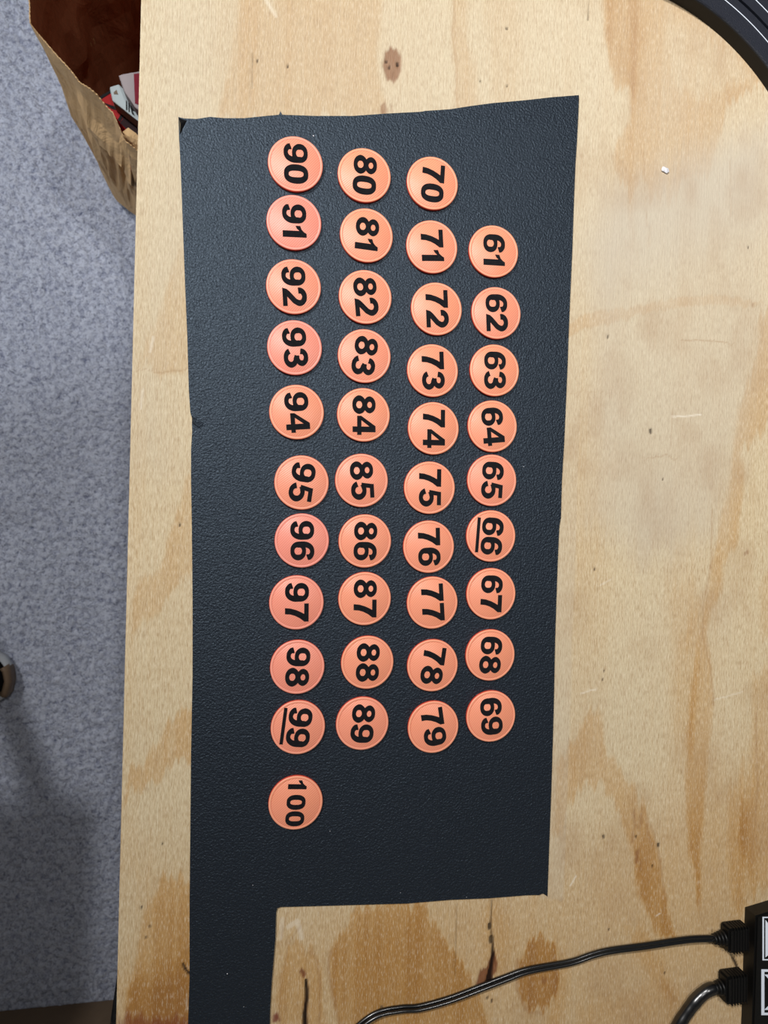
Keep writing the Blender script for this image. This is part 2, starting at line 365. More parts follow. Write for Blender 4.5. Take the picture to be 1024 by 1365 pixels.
FIG = [  # (outline in the photograph, strength, feather in m)
 ([(316, -40), (315, 0), (312, 50), (304, 105), (296, 130), (284, 165), (520, 165), (505, 80), (512, 0), (512, -40)], .50, .004),
 ([(348, -30), (350, 0), (360, 14), (372, 24), (368, 0), (364, -30)], -.40, .002),
 ([(602, -40), (603, 0), (601, 40), (607, 100), (609, 150), (640, 150), (634, 90), (624, 40), (626, 0), (626, -40)], .42, .005),
 ([(640, -40), (650, 60), (655, 150), (690, 150), (700, 60), (690, -40)], .22, .008),
 ([(183, 0), (183, 20), (200, 10), (215, -30), (183, -40)], .3, .005),
 ([(798, -40), (802, 0), (805, 60), (815, 95), (822, 125), (838, 120), (840, 160), (829, 182), (817, 198), (819, 225), (826, 250), (850, 252), (856, 235), (862, 240), (865, 264), (880, 268), (890, 260), (900, 270), (908, 250), (928, 235), (948, 235), (957, 195), (970, 145), (985, 133), (1015, 108), (1060, 70), (1060, -40)], .62, .0028),
 ([(885, 20), (925, 25), (985, 80), (1010, 110), (965, 120), (930, 140), (900, 110), (888, 60)], -.36, .007),
 ([(800, -30), (806, 60), (822, 110), (850, 130), (860, 60), (850, -30)], .22, .006),
 ([(838, 255), (846, 255), (848, 320), (842, 330)], .35, .004),
 ([(864, 295), (869, 295), (869, 325), (864, 325)], .45, .002),
 ([(752, 432), (800, 413), (850, 408), (895, 398), (940, 394), (1000, 399), (1020, 402), (1000, 410), (940, 408), (900, 412), (870, 417), (850, 422), (810, 432), (780, 441), (752, 450)], .42, .0016),
 ([(1008, 430), (1013, 456), (1000, 500), (985, 540), (978, 600), (960, 700), (952, 735), (944, 775), (930, 850), (918, 930), (912, 1050), (918, 1130), (930, 1215), (936, 1190), (934, 1137), (938, 1099), (944, 1023), (951, 954), (950, 893), (944, 848), (948, 817), (963, 790), (967, 752), (984, 722), (990, 680), (992, 640), (988, 600), (1003, 590), (1018, 566), (1040, 560), (1040, 400), (1024, 400)], .50, .0035),
 ([(912, 840), (925, 800), (940, 780), (935, 900), (925, 1000), (905, 1030), (895, 950), (898, 870)], .28, .008),
 ([(885, 780), (930, 770), (940, 820), (920, 870), (895, 860)], .22, .01),
 ([(798, 936), (785, 952), (765, 980), (748, 1003), (741, 1030), (737, 1080), (733, 1125), (745, 1115), (754, 1080), (764, 1058), (782, 1045), (800, 1050), (815, 1075), (832, 1110), (843, 1150), (852, 1200), (880, 1240), (905, 1250), (890, 1205), (883, 1160), (876, 1120), (856, 1075), (848, 1050), (835, 1040), (820, 1015), (806, 1000), (803, 955)], .52, .0032),
 ([(733, 1000), (742, 1000), (740, 1090), (731, 1130)], .3, .004),
 ([(1002, 900), (1030, 880), (1030, 1180), (1000, 1190), (985, 1120), (1000, 1010)], .42, .007),
 ([(968, 1060), (992, 1010), (1000, 1100), (996, 1210), (978, 1230), (970, 1160)], .30, .006),
 ([(1012, 770), (1030, 760), (1030, 860), (1014, 850)], .3, .005),
 ([(488, 1200), (467, 1222), (447, 1250), (438, 1280), (441, 1320), (456, 1390), (660, 1390), (640, 1320), (612, 1275), (588, 1240), (569, 1205)], .50, .0022),
 ([(394, 1200), (405, 1200), (398, 1215), (388, 1240), (380, 1262), (392, 1240)], .4, .0015),
 ([(420, 1270), (428, 1290), (430, 1330), (440, 1390), (424, 1390), (422, 1320)], .35, .002),
 ([(380, 1262), (405, 1255), (420, 1275), (424, 1330), (424, 1390), (375, 1390), (368, 1330)], .38, .003),
 ([(700, 1262), (720, 1250), (742, 1262), (746, 1300), (740, 1335), (722, 1352), (702, 1348), (692, 1320), (690, 1285)], .70, .0022),
 ([(742, 1240), (760, 1290), (752, 1390), (715, 1390), (735, 1340)], .35, .008),
 ([(770, 1340), (900, 1300), (960, 1390), (760, 1390)], .25, .012),
 ([(830, 1240), (860, 1230), (890, 1280), (905, 1340), (860, 1300)], .3, .008),
 ([(245, 305), (236, 340), (222, 385), (207, 430), (190, 480), (182, 497), (256, 497), (254, 420), (252, 350)], .34, .0025),
 ([(246, 640), (240, 680), (228, 700), (214, 738), (203, 762), (190, 782), (174, 815), (174, 872), (200, 824), (224, 790), (258, 765), (258, 640)], .40, .0025),
 ([(258, 940), (240, 948), (222, 962), (206, 985), (188, 1018), (168, 1042), (166, 1075), (190, 1052), (215, 1034), (235, 1010), (262, 1016), (262, 940)], .55, .0025),
 ([(214, 1166), (207, 1185), (198, 1205), (190, 1222), (184, 1258), (176, 1300), (168, 1340), (164, 1390), (262, 1390), (262, 1160)], .50, .0025),
 ([(160, 1310), (262, 1290), (262, 1390), (160, 1390)], .20, .012),
 ([(640, 1220), (650, 1200), (668, 1200), (690, 1250), (684, 1300), (650, 1320)], .20, .008),
 ([(200, 190), (204, 180), (206, 200), (202, 215)], .35, .002),
]
for P, s, f_ in FIG: addt(polymask(P, f_, 0.22 if P[0] == (752, 432) else 0.8), s)
# faint growth lines that follow the grain
gl = npnoise(X*95+1.6*npnoise(X*7, Y*3.0, 21), Y*1.6, 22)
tone = tone+0.13*np.clip(gl, 0, 1)+0.10*npnoise(X*16, Y*3, 23)+0.05
tone = np.clip(tone, 0, 1)*(0.86+0.14*npnoise(X*300, Y*6, 24))
# broad patches: greyish wood on the upper right, warmer wood towards the lower end, plus painted light falloff
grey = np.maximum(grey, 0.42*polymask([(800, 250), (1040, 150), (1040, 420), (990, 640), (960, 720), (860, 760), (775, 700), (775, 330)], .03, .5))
tone = np.clip(tone+0.42*polymask([(140, 1100), (360, 1180), (730, 1130), (1060, 980), (1060, 1440), (140, 1440)], .07, .5)+0.25*polymask([(140, 1290), (262, 1270), (262, 1440), (140, 1440)], .03, .5), 0, 1.25)  # second mask paints the soft shade on the lower-left strip
grey = np.clip(grey+0.30*polymask([(150, -60), (1060, -60), (1060, 300), (760, 420), (260, 420), (240, 640), (150, 640)], .05, .5), 0, .8)  # greys the upper end so it looks less brightly lit
smud = np.clip(npnoise(X*34, Y*26, 51)+0.5*npnoise(X*90, Y*60, 52)-0.15, 0, 1)*sm(X, 0.18, 0.26)
line = np.clip(line+0.22*smud+0.05*np.clip(npnoise(X*40, Y*12, 53), 0, 1), 0, 1)
# knots
for P, s, f_ in [
 ([(512, 70), (520, 63), (530, 66), (536, 80), (535, 100), (527, 112), (516, 106), (510, 88)], .72, .0016),
 ([(507, 138), (513, 134), (517, 142), (516, 151), (507, 152)], .5, .001), ([(519, 140), (522, 139), (525, 150), (521, 152)], .35, .001),
 ([(636, 1305), (632, 1318), (636, 1322), (652, 1313), (662, 1300), (664, 1285), (658, 1270), (650, 1285), (640, 1292)], .9, .0012),
 ([(842, 1085), (848, 1078), (850, 1100), (846, 1108)], .35, .002), ([(851, 1084), (857, 1082), (858, 1104), (853, 1112)], .35, .002), ([(842, 1112), (846, 1110), (845, 1128), (841, 1126)], .3, .0015), ([(852, 1150), (856, 1150), (855, 1166), (851, 1168)], .3, .0015), ([(858, 1095), (864, 1100), (872, 1130), (868, 1128)], .25, .002),
 ([(846, 1130), (853, 1128), (852, 1148), (846, 1148)], .6, .002),
 ([(398, 1295), (406, 1288), (409, 1296), (402, 1303)], .9, .001),
 ([(404, 1335), (412, 1305), (412, 1370), (404, 1380)], .5, .002),
 ([(722, 1302), (728, 1302), (730, 1310), (722, 1312)], .5, .001), ([(992, 732), (998, 731), (999, 737), (993, 738)], .45, .001),
 ([(1000, 400), (1006, 401), (1003, 406)], .35, .001)]:
    knot = mx(knot, polymask(P, f_, 0.35), s)
for x_, y_, r_ in [(653, 1235, 5), (655, 1253, 6), (530, 86, 3), (519, 90, 2), (515, 82, 2), (663, 1306, 3), (878, 1126, 3), (870, 1155, 2), (848, 1115, 2), (805, 1116, 2.5), (868, 575, 3.5), (793, 760, 2), (811, 448, 2), (998, 330, 1.5), (676, 38, 2), (784, 25, 2), (343, 82, 2), (641, 108, 1.5), (676, 114, 1.5), (384, 88, 2), (804, 906, 1.5), (806, 895, 1.5), (195, 1250, 1.5), (189, 1210, 2), (217, 1125, 1.5), (240, 700, 2), (509, 1343, 2), (887, 1297, 2), (950, 1241, 1.5), (812, 1240, 1.5), (884, 640, 1.2), (200, 1235, 1.5), (656, 1335, 2.5), (650, 1330, 2)]:
    crack = mx(crack, linemask([(x_, y_-r_*0.5), (x_, y_+r_*0.5)], r_, 1.2, 0.2), .85)
crack = mx(crack, linemask([(656, 1258), (657, 1275), (655, 1290), (653, 1300), (652, 1312)], [2, 5, 5, 8, 12], 1.5, .6), .95)
crack = mx(crack, linemask([(656, 1200), (655, 1225), (654, 1232), (656, 1258)], [1, 2, 3, 1.5], 1.2), .6)
crack = mx(crack, linemask([(408, 1306), (409, 1320), (409, 1335), (407, 1350), (406, 1385)], [3, 4, 4, 5, 7], 1.2), .97)
crack = mx(crack, linemask([(609, 1205), (608, 1265), (607, 1300)], 0.8, 1.0), .35)
crack = mx(crack, linemask([(974, 1271), (979, 1281), (983, 1290), (984, 1297)], [1.5, 4, 4, 5], 1.2), .9)
crack = mx(crack, linemask([(336, 70), (337, 90), (337, 118)], 0.8, 1.0), .4)
crack = mx(crack, linemask([(244, 1283), (247, 1291), (255, 1301)], [1.5, 3, 2], 1.0), .95)
for P, w_, s in [([(183, 494), (215, 496), (254, 492)], .8, .35), ([(910, 455), (950, 455), (980, 459)], 1.2, .35), ([(860, 612), (890, 608), (902, 612)], 1.2, .30),
                 ([(758, 523), (840, 523)], .8, .2), ([(605, 0), (604, 45), (609, 100), (611, 148)], 3, .25), ([(949, 680), (949, 750), (938, 800), (938, 850), (948, 895), (951, 940)], 1.8, .35),
                 ([(372, 1262), (378, 1235), (384, 1215)], 1.5, .3), ([(412, 1270), (422, 1280), (426, 1310), (426, 1365)], 2, .35), ([(440, 1270), (437, 1290), (443, 1325), (455, 1370)], 4, .35), ([(372, 1365), (376, 1300), (386, 1255), (405, 1230)], 1.5, .3),
                 ([(690, 1280), (690, 1320), (703, 1349), (722, 1352)], 4, .4), ([(858, 205), (862, 300)], 1, .3), ([(973, 215), (975, 290)], 1, .25), ([(930, 1200), (940, 1240)], 4, .2), ([(893, 600), (897, 545)], 1, .2),
                 ([(1008, 950), (1010, 1050), (1004, 1150)], 3, .3), ([(855, 1075), (872, 1110), (880, 1150), (888, 1200)], 3, .3)]:
    line = mx(line, linemask(P, w_, 1.5, .5), s)
for P, w_, s in [([(896, 555), (915, 555), (935, 553)], 1.1, .6), ([(762, 1178), (768, 1168)], 1, .7), ([(760, 1180), (766, 1172)], 1, .6), ([(952, 933), (990, 922)], .8, .4), ([(775, 925), (795, 918)], .8, .5), ([(800, 780), (815, 772)], .8, .4), ([(875, 1220), (880, 1217)], 1, .6),
                 ([(248, 1330), (250, 1345)], 1, .3), ([(355, 0), (368, 22)], 3, .3), ([(385, 1235), (397, 1228), (402, 1250)], 6, .3), ([(376, 1225), (374, 1250)], 5, .25), ([(200, 470), (204, 450)], 2, .4), ([(188, 545), (190, 520)], 1.5, .4)]:
    pale = mx(pale, linemask(P, w_, 1.5, .2), s)
red = mx(red, polymask([(155, 1356), (200, 1352), (262, 1352), (262, 1400), (155, 1400)], .006, .6), .55)  # red reflection along the bottom edge, painted into the wood
red = mx(red, polymask([(363, 1352), (369, 1347), (374, 1356), (368, 1362), (362, 1362)], .0015, .4), .8)
grey = mx(grey, polymask([(768, 120), (791, 190), (777, 480), (762, 900), (752, 1200), (720, 1200), (735, 900), (745, 600)], .0012, 0.15), .22)
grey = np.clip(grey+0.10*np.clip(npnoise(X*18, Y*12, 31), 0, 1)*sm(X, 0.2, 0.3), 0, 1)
Zt = np.full(X.shape, ZT)-0.0010*crack-0.0003*np.clip(knot, 0, 1)
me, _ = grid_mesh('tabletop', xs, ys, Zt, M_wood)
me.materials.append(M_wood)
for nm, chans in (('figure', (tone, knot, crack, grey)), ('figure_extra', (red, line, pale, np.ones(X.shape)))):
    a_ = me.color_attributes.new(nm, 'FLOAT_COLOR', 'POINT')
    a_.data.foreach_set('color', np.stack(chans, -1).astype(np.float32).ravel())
# give the sheet its thickness: skirt and underside
bm = bmesh.new(); bm.from_mesh(me)
be = [e for e in bm.edges if e.is_boundary]
r_ = bmesh.ops.extrude_edge_only(bm, edges=be)
nv = [g_ for g_ in r_['geom'] if isinstance(g_, bmesh.types.BMVert)]
for v_ in nv: v_.co.z = ZT-0.0185
for f_ in r_['geom']:
    if isinstance(f_, bmesh.types.BMFace): f_.material_index = 1; f_.smooth = False
bm.to_mesh(me); bm.free()
me.materials.append(M_ply)
for m_i, m_ in enumerate((M_wood, M_ply)): me.materials[m_i] = m_
top = bpy.data.objects.new('tabletop', me); COL.objects.link(top)
while len(me.materials) > 2: me.materials.pop()
def child(o, parent):
    o.parent = parent; o.matrix_parent_inverse = Matrix.Translation(-Vector(parent.location)); return o
child(top, table)
bm = bmesh.new(); bm_box(bm, (XE+0.0005, YB+0.0005, ZT-0.0187), (XR-0.0005, YT-0.0005, ZT-0.0180)); child(from_bm('underside', bm, M_ply), table)
for lx, ly in ((XE+0.03, YB+0.02), (XR-0.12, YB+0.02), (XE+0.03, YT-0.12), (XR-0.12, YT-0.12)):
    bm = bmesh.new(); bm_box(bm, (lx, ly, 0.0), (lx+0.088, ly+0.088, ZT-0.0187), bevel=0.003)
    child(from_bm('leg', bm, M_leg), table)
for lo, hi in (((XE+0.032, YB+0.109, 0.64), (XE+0.070, YT-0.121, ZT-0.0187)), ((XR-0.072, YB+0.109, 0.64), (XR-0.034, YT-0.121, ZT-0.0187))):
    bm = bmesh.new(); bm_box(bm, lo, hi, bevel=0.002); child(from_bm('apron', bm, M_leg), table)

# ------------------------------------------------------------------ black textured sheet
SH = [(238, 157), (246, 160), (262, 160), (280, 157), (300, 159), (326, 159), (345, 157), (372, 155), (374, 149), (376, 155), (420, 156), (470, 156), (512, 153), (560, 151), (566, 149), (600, 147), (625, 143), (655, 139), (700, 135), (735, 131), (771, 128),
      (770, 150), (768, 190), (766, 220), (764, 270), (762, 330), (758, 420), (755, 500), (751, 590), (748, 640), (747, 690), (744, 703), (742, 760), (739, 850), (737, 950), (734, 1050), (731, 1130), (729, 1194), (727, 1192), (723, 1189), (718, 1192), (700, 1192), (650, 1196), (600, 1198), (540, 1203), (500, 1204), (430, 1206), (374, 1207), (369, 1209), (368, 1215), (367, 1250), (362, 1310), (360, 1345), (359, 1400), (357, 1450),
      (251, 1450), (251, 1365), (253, 1300), (253, 1200), (254, 1100), (255, 1000), (257, 900), (257, 800), (256, 700), (255, 640), (255, 600), (257, 575), (256, 566), (257, 558), (254, 550), (253, 535), (252, 520), (250, 450), (247, 380), (244, 300), (241, 220), (239, 185)]
TH = 0.0016
bm = bmesh.new(); bm_prism(bm, [W(p) for p in SH], ZT+0.0002, ZT+TH, 0.0003)
sheet = from_bm('textured_sheet', bm, M_sheet)
tag(sheet, 'roughly cut black textured plastic sheet under the orange tags', 'sheet')
# torn corner burr and the pressed fold near its left edge
b_ = [at(238, 157, ZT+TH), at(249, 161, ZT+TH), at(240, 180, ZT+TH), at(241, 165, ZT+TH+0.002)]
mesh('torn_corner', b_, [(0, 3, 1), (1, 3, 2), (2, 3, 0), (0, 1, 2)], M_blackg, sheet)
fp = [at(256, 556, ZT+TH), at(275, 565, ZT+TH-0.0002), at(270, 574, ZT+TH-0.0002), at(256, 564, ZT+TH), at(258, 558, ZT+TH+0.0012), at(259, 564, ZT+TH+0.0012)]
mesh('raised_fold', fp, [(0, 4, 1), (4, 5, 2, 1), (5, 3, 2), (0, 3, 5, 4), (0, 1, 2, 3)], M_sheet, sheet)
bm = bmesh.new()
for x_, y_, s_ in [(418, 181, 2.2), (441, 230, 1.2), (399, 380, 1), (698, 622, 1.2), (337, 1180, 1), (440, 1108, 1), (352, 388, .9), (520, 362, .8), (534, 1190, .9), (622, 1196, .9), (303, 1298, 1.6), (325, 1342, .9)]:
    p = at(x_, y_, ZT+TH+0.0001)
    r_ = bmesh.ops.create_icosphere(bm, subdivisions=1, radius=s_*0.00028)
    for v_ in r_['verts']: v_.co = Vector((v_.co.x, v_.co.y, v_.co.z*0.5))+p
o = from_bm('lint_specks', bm, M_chip); o['kind'] = 'stuff'; tag(o, 'tiny white specks of lint scattered on the black sheet', 'lint')

# ------------------------------------------------------------------ numbered tags
def arc(cx, cy, rx, ry, a0, a1, n=22, e=1.0):
    out = []
    for i in range(n+1):
        a = math.radians(a0+(a1-a0)*i/n); c_, s_ = math.cos(a), math.sin(a)
        out.append((cx+rx*math.copysign(abs(c_)**e, c_), cy+ry*math.copysign(abs(s_)**e, s_)))
    return out
def ribbon(bm, P, ws, wt, z0, z1, closed=False):
    """stroke: width ws where it runs along the glyph height, wt where it runs across"""
    n = len(P); Lh, Rh = [], []
    for i in range(n):
        if closed: a, b = P[(i-1) % n], P[(i+1) % n]
        else: a, b = P[max(i-1, 0)], P[min(i+1, n-1)]
        tx, ty = b[0]-a[0], b[1]-a[1]; l = math.hypot(tx, ty) or 1; tx /= l; ty /= l
        w_ = 1.09*(ws*abs(ty)**1.3+wt*abs(tx)**1.3)/2/(abs(ty)**1.3+abs(tx)**1.3)
        Lh.append((P[i][0]-ty*w_, P[i][1]+tx*w_)); Rh.append((P[i][0]+ty*w_, P[i][1]-tx*w_))
    vs4 = [[bm.verts.new((q[0], q[1], z)) for q in S] for S, z in ((Lh, z0), (Rh, z0), (Rh, z1), (Lh, z1))]
    m_ = n if closed else n-1
    for i in range(m_):
        j = (i+1) % n
        for s_ in range(4):
            A, B = vs4[s_], vs4[(s_+1) % 4]
            bm.faces.new((A[i], A[j], B[j], B[i]))
    if not closed:
        bm.faces.new([vs4[s_][0] for s_ in range(4)]); bm.faces.new([vs4[s_][-1] for s_ in range(3, -1, -1)])
def poly(bm, P, z0, z1): bm_prism(bm, P, z0, z1)
def six(bm, z0, z1, flip=False):
    f = (lambda L: [(0.78-p[0], 1-p[1]) for p in L]) if flip else (lambda L: L)
    ribbon(bm, f(arc(.395, .325, .275, .245, 0, 350, 34, .92)), .225, .155, z0, z1, True)
    ribbon(bm, f([(.125, .30)]+arc(.425, .54, .305, .375, 178, 42, 20, .92)+[(.66, .745), (.675, .70)]), .235, .165, z0, z1+0.006)
def glyph(ch, z0, z1):
    bm = bmesh.new()
    if ch == '0': ribbon(bm, arc(.39, .5, .27, .41, 0, 352, 44, .80), .245, .18, z0, z1, True)
    elif ch == '1':
        poly(bm, [(.31, 0), (.58, 0), (.58, 1), (.31, .70)], z0, z1)
        poly(bm, [(.30, .69), (.575, 1), (.42, 1), (.36, .90), (.26, .80), (.10, .74), (.10, .54), (.22, .60)], z0, z1+0.006)
    elif ch == '2':
        ribbon(bm, [(.13, .66)]+arc(.385, .70, .265, .215, 170, -20, 22)+[(.56, .50), (.40, .36), (.24, .22), (.14, .10)], .235, .185, z0, z1)
        poly(bm, [(.0, 0), (.77, 0), (.77, .19), (.06, .19)], z0, z1+0.006)
    elif ch == '3':
        ribbon(bm, [(.125, .70)]+arc(.38, .735, .25, .185, 165, -80, 24)+[(.30, .55)], .225, .165, z0, z1)
        ribbon(bm, [(.30, .545)]+arc(.385, .285, .285, .21, 80, -170, 26), .235, .165, z0, z1+0.006)
    elif ch == '4':
        poly(bm, [(.46, 0), (.70, 0), (.70, 1), (.46, 1)], z0, z1)
        poly(bm, [(0, .20), (.82, .20), (.82, .385), (0, .385)], z0, z1+0.006)
        poly(bm, [(0, .38), (.19, .38), (.50, .79), (.50, 1), (.44, 1)], z0, z1+0.012)
    elif ch == '5':
        poly(bm, [(.15, .82), (.72, .82), (.72, 1), (.13, 1)], z0, z1)
        poly(bm, [(.05, .47), (.24, .47), (.33, .98), (.14, .98)], z0, z1+0.006)
        ribbon(bm, [(.12, .50), (.20, .55)]+arc(.38, .335, .28, .245, 120, -170, 30), .235, .165, z0, z1+0.012)
    elif ch == '6': six(bm, z0, z1)
    elif ch == '9': six(bm, z0, z1, True)
    elif ch == '7':
        poly(bm, [(.0, .81), (.77, .81), (.77, 1), (0, 1)], z0, z1)
        poly(bm, [(.45, .82), (.77, .82), (.62, .62), (.52, .42), (.46, .22), (.445, 0), (.185, 0), (.21, .24), (.28, .48), (.37, .68)], z0, z1+0.006)
    elif ch == '8':
        ribbon(bm, arc(.39, .745, .245, .182, 0, 350, 32), .225, .145, z0, z1, True)
        ribbon(bm, arc(.39, .295, .275, .215, 0, 350, 34), .235, .155, z0, z1+0.006, True)
    elif ch == '_': poly(bm, [(0, -.15), (1.62, -.15), (1.62, -.005), (0, -.005)], z0, z1)
    bmesh.ops.recalc_face_normals(bm, faces=bm.faces)
    me = bpy.data.meshes.new('numeral'); bm.to_mesh(me); bm.free(); me.materials.append(M_num); return me
RT, HT = 0.02, 0.0030
# lathe profile of a tag
prof = [(0, 0), (.0193, 0), (.0199, .0004), (.02, .0008), (.02, .0023), (.0198, .00275), (.0192, HT), (.0182, HT), (.0180, HT-.00012), (.0178, HT), (0, HT)]
SEG = 72; V, Fc, mi = [(0, 0, 0)], [], []
rings = []
for r_, z_ in prof[1:-1]:
    rings.append(len(V)); V += [(r_*math.cos(2*PI*i/SEG), r_*math.sin(2*PI*i/SEG), z_) for i in range(SEG)]
V.append((0, 0, HT)); last = len(V)-1
for i in range(SEG):
    j = (i+1) % SEG
    Fc.append((0, rings[0]+j, rings[0]+i)); mi.append(1)
    for q in range(len(rings)-1):
        a, b = rings[q], rings[q+1]; Fc.append((a+i, a+j, b+j, b+i)); mi.append(1 if q < 4 else 0)
    Fc.append((rings[-1]+i, rings[-1]+j, last)); mi.append(0)
tme = bpy.data.meshes.new('numbered_tag'); tme.from_pydata(V, [], Fc); tme.materials.append(M_tag); tme.materials.append(M_tagside)
tme.polygons.foreach_set('material_index', mi); tme.polygons.foreach_set('use_smooth', [True]*len(Fc)); tme.update()
G = {c_: glyph(c_, 0.0, 1.0) for c_ in '0123456789_'}      # z is scaled per tag
ADV = {c_: .865 for c_ in '0123456789'}; ADV['1'] = .80
WID = {c_: .78 for c_ in '0123456789'}; WID['1'] = .62
X0 = {c_: 0.0 for c_ in '0123456789'}; X0['1'] = 0.08
TAGS = {90: (394, 219.2, -2), 91: (392, 297.2, -2), 92: (391.5, 382.6, -4), 93: (392.9, 463.7, -6), 94: (395.6, 549.5, -5), 95: (402.2, 643.3, 8), 96: (402.5, 720.5, -1), 97: (395.4, 802.9, 0), 98: (396.5, 888.7, 3), 99: (397.3, 969, 7), 100: (394.2, 1069.4, 4),
 80: (485.7, 234.3, 2), 81: (488.6, 314.3, 3), 82: (487, 396.3, -6), 83: (485.7, 474.9, 8), 84: (484.6, 553.2, -1), 85: (482, 640.5, -4), 86: (486.5, 721.1, 1), 87: (486.2, 797.8, 0), 88: (489.7, 882.6, 2), 89: (483, 963.9, 4),
 70: (576.3, 244.9, 3), 71: (575.6, 329.6, -4), 72: (581.8, 412.2, -3), 73: (576.6, 494.3, -3), 74: (577.7, 571.2, -.5), 75: (572.5, 650.2, 0), 76: (571.4, 728.7, -2), 77: (576.2, 803.2, -4), 78: (576.5, 886.6, 8), 79: (577.4, 968.6, -9),
 61: (657.8, 335.7, -1), 62: (661.2, 417.7, -3), 63: (659, 494, -1), 64: (656.2, 568.4, -6), 65: (655.5, 640.4, 3), 66: (654.2, 714.5, 4), 67: (654.4, 791.4, 2), 68: (653.3, 872.9, 4), 69: (654.2, 954.3, -4)}
PINK_SHEEN = {90: .45, 91: .75, 92: .35, 93: .7, 95: .25, 96: .75, 97: .6, 98: .6, 99: .35, 100: .15, 62: .3, 65: .3, 83: .3, 85: .3, 89: .3}  # pinkish sheen of the light, put into each tag's colour
colname = {6: 'the rightmost column', 7: 'the second column from right', 8: 'the second column from left', 9: 'the leftmost column'}
rowname = ['topmost', 'second from top', 'third from top', 'fourth from top', 'fifth from top', 'fifth from bottom', 'fourth from bottom', 'third from bottom', 'second from bottom', 'lowest']
ZB = ZT+TH+0.00005
for num, (px, py, dl) in TAGS.items():
    o = bpy.data.objects.new('numbered_tag', tme); COL.objects.link(o)
    c_ = at(px, py, ZB+0.0018); o.location = (c_.x, c_.y, ZB)
    rot = -PI/2-math.radians(dl)+YAW*0.6
    o.rotation_euler = (0, 0, rot)
    p_ = PINK_SHEEN.get(num, 0.08+0.12*random.random()); o.color = (p_, 0, 0, 1)
    if num == 100: lab = 'round orange tag numbered 100, alone below the leftmost column'
    else:
        cdig = num//10; row = num-61 if cdig == 6 else num % 10
        if cdig == 6 and row >= 5: row += 1
        lab = 'orange tag numbered %d, %s in %s' % (num, rowname[row], colname[cdig])
        if num in (66, 99): lab = 'orange tag with underlined number %d, %s in %s' % (num, rowname[row], colname[cdig])
    tag(o, lab, 'tag', 'numbered orange tags on the black sheet')
    s = str(num); cap = 0.0137 if num == 100 else 0.01735
    wsum = sum(ADV[q] for q in s[:-1])+WID[s[-1]]
    if num == 100: wsum += 0.04
    x_ = -wsum/2
    if num in (66, 99): yo = -cap/2+0.0008
    else: yo = -cap/2+0.0002
    for i, q in enumerate(s):
        g_ = bpy.data.objects.new('numeral', G[q]); COL.objects.link(g_); g_.parent = o
        g_.location = ((x_-X0[q])*cap, yo, HT-0.0002); g_.scale = (cap, cap, 0.00038)
        x_ += ADV[q]+(0.02 if num == 100 else 0)
    if num in (66, 99):
        g_ = bpy.data.objects.new('underline', G['_']); COL.objects.link(g_); g_.parent = o
        g_.location = (-wsum/2*cap+0.0006, yo-0.0016, HT-0.0002); g_.scale = (cap*.96, cap, 0.00038)

# ------------------------------------------------------------------ curved black band, upper right
BC = (Matrix.Rotation(YAW, 3, 'Z') @ Vector((0.27477, 0.21590, 0)))
def band(profile, a0, a1, name, m, parent=None, n=96, closed=True):
    V, Fc = [], []; kk = len(profile)
    for i in range(n+1):
        a = math.radians(a0+(a1-a0)*i/n)
        V += [(r_*math.cos(a), r_*math.sin(a), z_) for r_, z_ in profile]
    for i in range(n):
        for q in range(kk):
            b_ = (q+1) % kk; Fc.append((i*kk+q, (i+1)*kk+q, (i+1)*kk+b_, i*kk+b_))
    Fc.append(tuple(range(kk))); Fc.append(tuple(reversed(range(n*kk, (n+1)*kk))))
    me = bpy.data.meshes.new(name); me.from_pydata(V, [], Fc); me.update()
    bm = bmesh.new(); bm.from_mesh(me); bmesh.ops.recalc_face_normals(bm, faces=bm.faces); bm.to_mesh(me); bm.free()
    return link(name, me, m, parent)
HB = 0.0125
body = band([(.2053, 0), (.2053, HB-.0008), (.2061, HB), (.2262, HB), (.2266, HB-.003), (.2282, HB-.003), (.2286, HB), (.262, HB), (.2628, HB-.0008), (.2628, 0)], -22, 104, 'curved_band', M_band)
body.location = (BC.x, BC.y, ZT+0.0003)
tag(body, 'black curved plastic band with thin white lines in upper right corner', 'band')
band([(.2045, .0002), (.2045, HB-.0012), (.2051, HB-.0006), (.2052, .0002)], -21.9, 103.9, 'inner_edge', M_bandside, body)
for r_ in (.2185, .2368):
    band([(r_, HB-.0002), (r_, HB+.00025), (r_+.0006, HB+.00025), (r_+.0006, HB-.0002)], -21, 103, 'white_line', M_white, body)
band([(.2264, HB-.0034), (.2264, HB-.0026), (.2284, HB-.0026), (.2284, HB-.0034)], -21.8, 103.8, 'groove', M_groove, body)

